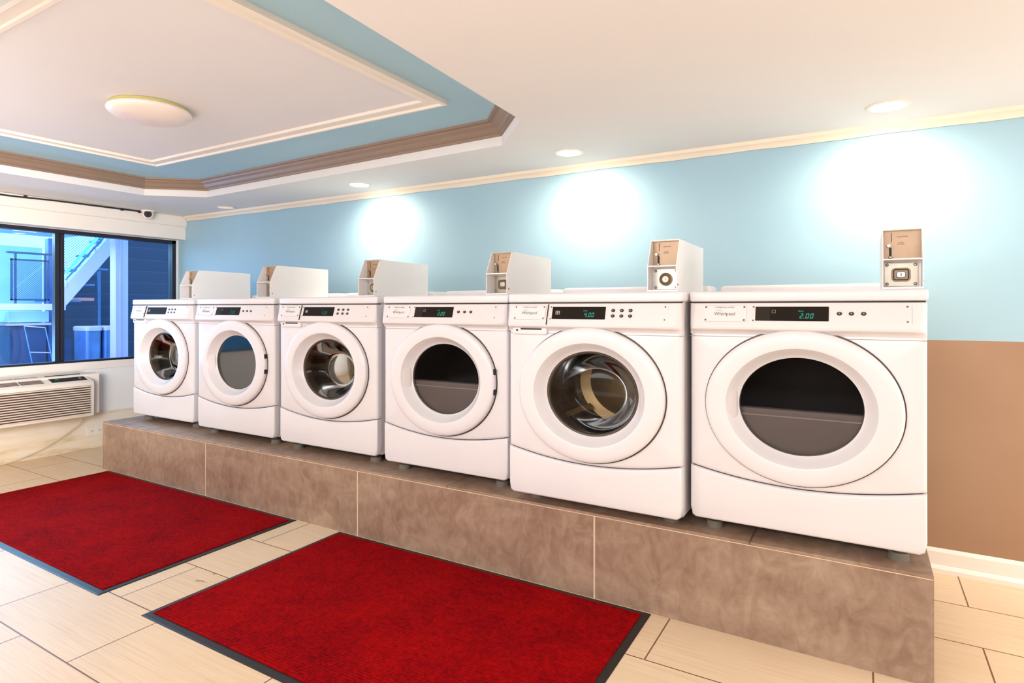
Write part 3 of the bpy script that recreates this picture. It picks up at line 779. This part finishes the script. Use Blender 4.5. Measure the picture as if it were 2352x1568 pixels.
# ------------------------------------------------------------------ mats
def mat(label, outer_pts, border):
    c = Vector((sum(p[0] for p in outer_pts)/4, sum(p[1] for p in outer_pts)/4, 0))
    t = thing('floor_mat', label, 'floor mat', c, 'red entrance mats on the floor')
    loc = [(x-c.x, y-c.y) for x, y in outer_pts]
    bm = bmesh.new()
    loft(bm, [[(x, y, z) for x, y in (inset_poly(loc, d) if d else loc)] for d, z in ((0, .0004), (0, .0015), (.006, .0035), (border, .0045), (border+.01, .0045))], True, True, True)
    link('rubber_border', bm, M['mat_rubber'], t)
    bm = bmesh.new(); inn = inset_poly(loc, border)
    loft(bm, [[(x, y, z) for x, y in (inset_poly(inn, d) if d else inn)] for d, z in ((0, .0046), (0, .0075), (.003, .009))], True, False, True)
    link('carpet', bm, M['carpet'], t)
mat('dark crimson carpet mat on the floor at the left, nearer the window', [(-4.70, 1.262), (-2.692, 1.247), (-2.700, 2.246), (-4.690, 2.246)], .030)
mat('bright red carpet mat in the foreground, at the foot of the platform', [(-2.377, 1.250), (-.693, 1.250), (-.703, 2.246), (-2.371, 2.246)], .030)

# ------------------------------------------------------------------ air conditioner
t = thing('wall_air_conditioner', 'beige through-wall air conditioner with louvred front under the window', 'air conditioner', (-5.562, 1.90, .30))
def A(bm): 
    for v in bm.verts: v.co -= Vector(t.location)
    return bm
ay0, ay1 = 1.36, 2.435
bm = bmesh.new(); box(bm, -5.562, -5.40, ay0-.02, 2.515, .318, .640, .006, 2); link('sleeve', A(bm), M['ac'], t)
bm = bmesh.new()
prof = [(-5.44, .318), (-5.315, .310), (-5.302, .318), (-5.296, .560), (-5.300, .585), (-5.312, .596), (-5.50, .655), (-5.555, .655), (-5.555, .60)]
sec = []
for y, k in ((ay0, .0), (ay0+.008, .7), (ay0+.02, 1), (ay1-.02, 1), (ay1-.006, .7), (ay1, .0)):
    sec.append([(x + (-.016*(1-k) if x > -5.45 else 0), y, z + (.008*(1-k) if z < .33 else -.008*(1-k))) for x, z in prof])
loft(bm, sec, True, True, True); link('front_cover', A(bm), M['ac'], t, True, angle=35)
bm = bmesh.new(); box(bm, -5.2985, -5.2940, ay0+.03, ay1-.035, .335, .560); link('louvre_recess', A(bm), M['acdark'], t)
gr = bmesh.new(); n = 13
for k in range(n):
    z = .3395+k*(.216/(n-1))
    pr = [(-5.296, z-.004), (-5.286, z-.0055), (-5.284, z-.002), (-5.294, z+.0022)]
    loft(gr, [[(x, y, zz) for x, zz in pr] for y in (ay0+.03, ay1-.035)], True, True, True)
link('louvres', A(gr), M['ac'], t)
def SLP(x, o, y):  # point on sloped top: x runs along slope 0..1 from front to back
    fx, fz = -5.312+(-.188)*x, .596+.059*x
    return (fx+o*.30, y, fz+o*.95)
def slab(bm, s0, s1, y0, y1, o):
    loft(bm, [[SLP(s, a, y) for s, y in ((s0, y0), (s1, y0), (s1, y1), (s0, y1))] for a in (-.002, o)], True, False, True)
bm = bmesh.new(); slab(bm, .10, .80, 2.155, 2.395, .0015); cpn = link('control_panel', A(bm), M['displaydark'], t)
bm = bmesh.new(); slab(bm, .3, .42, 2.19, 2.215, .0022); link('green_readout', A(bm), M['digitsdim'], cpn)
bm = bmesh.new(); slab(bm, .25, .38, 2.35, 2.365, .0022); link('panel_icon', A(bm), M['greyink'], cpn)
for y0, y1 in ((1.56, 1.80), (1.81, 1.952), (1.962, 2.105)):
    bm = bmesh.new(); slab(bm, .12, .80, y0, y1, .0008); v = link('top_vent', A(bm), M['acvent'], t)
    bm = bmesh.new()
    for k in range(6): slab(bm, .17+k*.11, .205+k*.11, y0+.003, y1-.003, .003)
    link('vent_slats', A(bm), M['acslat'], v)
bm = bmesh.new(); tube(bm, smoothpath([(-5.47, 2.43, .315), (-5.49, 2.42, .25), (-5.505, 2.342, .178), (-5.51, 2.194, .091), (-5.515, 2.06, .040), (-5.52, 1.90, .008), (-5.52, 1.6, .006), (-5.51, 1.2, .006)]), .0042)
tag(link('power_cord', bm, M['cord']), 'thin beige cord hanging from the air conditioner down to the floor', 'cord')
t = thing('wall_outlet', 'white horizontal electrical outlet low on the wall beside the platform', 'outlet', (-5.5615, 2.560, .145))
bm = bmesh.new(); box(bm, 0, .006, -.070, .070, -.036, .036, .003, 2); link('outlet_plate', bm, M['outlet'], t)
for y in (-.028, .028):
    bm = bmesh.new(); plate(bm, [(q[0], q[1]) for q in rrect(y-.017, y+.017, -.014, .014, .008)], .005, .008, 0, lambda a, o, z: (o, a, z)); sk = link('socket', bm, M['outlet'], t)
    bm = bmesh.new()
    for a, b, c, d_ in ((-.009, -.002, .004, .008), (-.009, -.002, -.008, -.004), (.005, .010, -.003, .003)): box(bm, .008, .0086, y+a, y+b, c, d_)
    link('socket_slots', bm, M['black'], sk)

# ------------------------------------------------------------------ ceiling fixtures
t = thing('ceiling_lamp', 'large round white flush ceiling lamp in the middle of the recessed ceiling', 'ceiling lamp', (-2.955, 1.595, ZT-.0045))
def disc(r, z, n=64): return [(r*math.cos(2*PI*k/n), r*math.sin(2*PI*k/n), z) for k in range(n)]
bm = bmesh.new(); loft(bm, [disc(.150, 0), disc(.166, -.001), disc(.168, -.016), disc(.150, -.017)], True, True, True); link('rim', bm, M['lamp_rim'], t)
bm = bmesh.new(); loft(bm, [disc(.166, -.012), disc(.176, -.016), disc(.180, -.024), disc(.176, -.033), disc(.160, -.046), disc(.12, -.060), disc(.06, -.068), disc(.02, -.070)], True, False, True); link('diffuser', bm, M['lamp_white'], t, True, angle=60)
dl = [(.087, 2.963, True, 'glowing recessed downlight in the ceiling above the right end dryer'),
      (-1.386, 2.969, True, 'glowing recessed downlight in the ceiling above the wall, middle one of the three lit'),
      (-2.985, 3.01, True, 'glowing recessed downlight nearest the left end among the lit ones'),
      (-4.63, 3.126-.01, False, 'dim unlit-looking recessed downlight closest to the left wall')]
for x, y, on, lab in dl:
    t = thing('recessed_downlight', lab, 'downlight', (x, y, ZC), 'recessed downlights along the wall')
    bm = bmesh.new(); loft(bm, [disc(.080, -.0005), disc(.082, -.003), disc(.070, -.006), disc(.064, -.004), disc(.062, -.0015)]); link('trim_ring', bm, M['white'], t, True)
    bm = bmesh.new(); loft(bm, [disc(.063, -.0015), disc(.055, -.004), disc(.03, -.007)], True, False, True); link('lens', bm, M['led'] if on else M['led_off'], t, True)
    if on:
        L = bpy.data.lights.new('downlight_beam', 'SPOT'); L.energy = 42; L.spot_size = math.radians(158); L.spot_blend = 1.; L.color = (1., .89, .74); L.shadow_soft_size = .12
        o = bpy.data.objects.new('downlight_beam', L); COL.objects.link(o); o.location = (x, y, ZC-.03); o.rotation_euler = (math.radians(27), 0, 0)
t = thing('security_camera', 'small white dome security camera on the ceiling above the window corner', 'security camera', (-5.375, 2.885, ZC))
bm = bmesh.new(); cyl(bm, (0, 0, -.006), .052, .012, 'z', 32, .054); link('base', bm, M['white'], t)
bm = bmesh.new(); bmesh.ops.create_uvsphere(bm, u_segments=28, v_segments=16, radius=.045, matrix=Matrix.Translation((0, 0, -.030))); link('housing', bm, M['lamp_white'], t, True)
vd = Vector((5.375, -2.885, -.75)).normalized()
bm = bmesh.new(); bmesh.ops.create_cone(bm, cap_ends=True, segments=24, radius1=.030, radius2=.024, depth=.014, matrix=Matrix.Translation(Vector((0, 0, -.030))+vd*.040) @ vd.to_track_quat('Z', 'Y').to_matrix().to_4x4()); ln = link('lens', bm, M['black'], t)
bm = bmesh.new(); bmesh.ops.create_cone(bm, cap_ends=True, segments=20, radius1=.013, radius2=.011, depth=.004, matrix=Matrix.Translation(Vector((0, 0, -.030))+vd*.048) @ vd.to_track_quat('Z', 'Y').to_matrix().to_4x4()); link('lens_glass', bm, M['displaydark'], ln)
bm = bmesh.new()
tube(bm, smoothpath([(-5.426, 2.86, ZC-.007), (-5.428, 2.80, ZC-.008), (-5.430, 2.5, ZC-.010), (-5.430, 2.2, ZC-.012), (-5.429, 1.9, ZC-.020), (-5.429, 1.5, ZC-.012), (-5.429, .6, ZC-.012), (-5.429, -.5, ZC-.01)], 8), .0065)
for y in (2.84, 2.70, 2.02, 1.2): box(bm, -5.437, -5.420, y-.008, y+.008, ZC-.022, ZC-.002)
tag(link('camera_cable', bm, M['cable']), 'black cable clipped along the ceiling edge to the security camera', 'cable')

# ------------------------------------------------------------------ lights, world
def area(name, loc, rot, sx, sy, e, col, spread=180):
    L = bpy.data.lights.new(name, 'AREA'); L.shape = 'RECTANGLE'; L.size = sx; L.size_y = sy; L.energy = e; L.color = col; L.spread = math.radians(spread)
    o = bpy.data.objects.new(name, L); COL.objects.link(o); o.location = loc; o.rotation_euler = rot; return o
area('fill_rear', (-.7, -1.3, 1.86), (math.radians(64), 0, 0), 5.2, .8, 114, (.96, .97, 1.))  # unseen soft fill added behind the camera for the machine fronts
area('fill_up', (-1.6, -.9, .35), (math.radians(180), 0, 0), 5., 1.6, 45, (.97, .98, 1.))  # added upward fill, brightens the ceiling from out of view
area('fill_right', (2.4, 2.45, 1.15), (0, math.radians(90), 0), 1.3, 1.2, 46, (1., .95, .91))  # added side fill for the coin box sides and left wall
area('fill_left', (-1.5, -.6, 1.25), (math.radians(90), 0, math.radians(74)), 1.2, 1.2, 47, (1., .97, .98), 80)  # unseen fill aimed at the left wall and air conditioner
L = bpy.data.lights.new('blue_fill_spot', 'SPOT'); L.energy = 170; L.color = (.35, .62, 1.); L.spot_size = math.radians(95); L.spot_blend = 1; L.shadow_soft_size = .3  # hidden blue spot added below sill height to tint ceiling and wall
o = bpy.data.objects.new('blue_fill_spot', L); COL.objects.link(o); o.location = (-7.6, 1.1, .62); o.rotation_euler = Vector((3.4, .9, 1.3)).to_track_quat('-Z', 'Y').to_euler()
area('outdoor_wall_fill', (-5.9, .9, 1.2), (0, math.radians(90), math.radians(-35)), 1., 1., 55, (.55, .80, 1.))  # out-of-view fill added to brighten the pale outdoor wall
area('porch_light', (-6.3, 2.0, 1.80), (0, 0, 0), .8, 1.6, 60, (.55, .80, 1.))
area('outdoor_back_fill', (-9.8, 2.0, 3.0), (0, math.radians(-60), 0), 2., 3., 200, (.25, .6, 1.))  # unseen blue fill added beyond the pale wall to light the outdoors
w = bpy.data.worlds.new('dusk_sky'); SC.world = w; w.use_nodes = True
bg = w.node_tree.nodes['Background']; bg.inputs[0].default_value = (.42, .93, 1., 1); bg.inputs[1].default_value = 2.3

# ------------------------------------------------------------------ camera
cam = bpy.data.cameras.new('camera'); co = bpy.data.objects.new('camera', cam); COL.objects.link(co)
cx_, u1, u2, hz = 1176., -1161., 1985., 707.
f = math.sqrt((u2-cx_)*(cx_-u1)); th = math.atan((u2-cx_)/f)
cam.sensor_width = 36; cam.lens = f/2352*36; cam.shift_y = (hz-784)/2352; cam.clip_start = .02
co.location = (0, 0, CAMH); co.rotation_euler = (PI/2, 0, th)
SC.camera = co
SC.view_settings.view_transform = 'Standard'; SC.view_settings.look = 'None'; SC.view_settings.exposure = 0.07
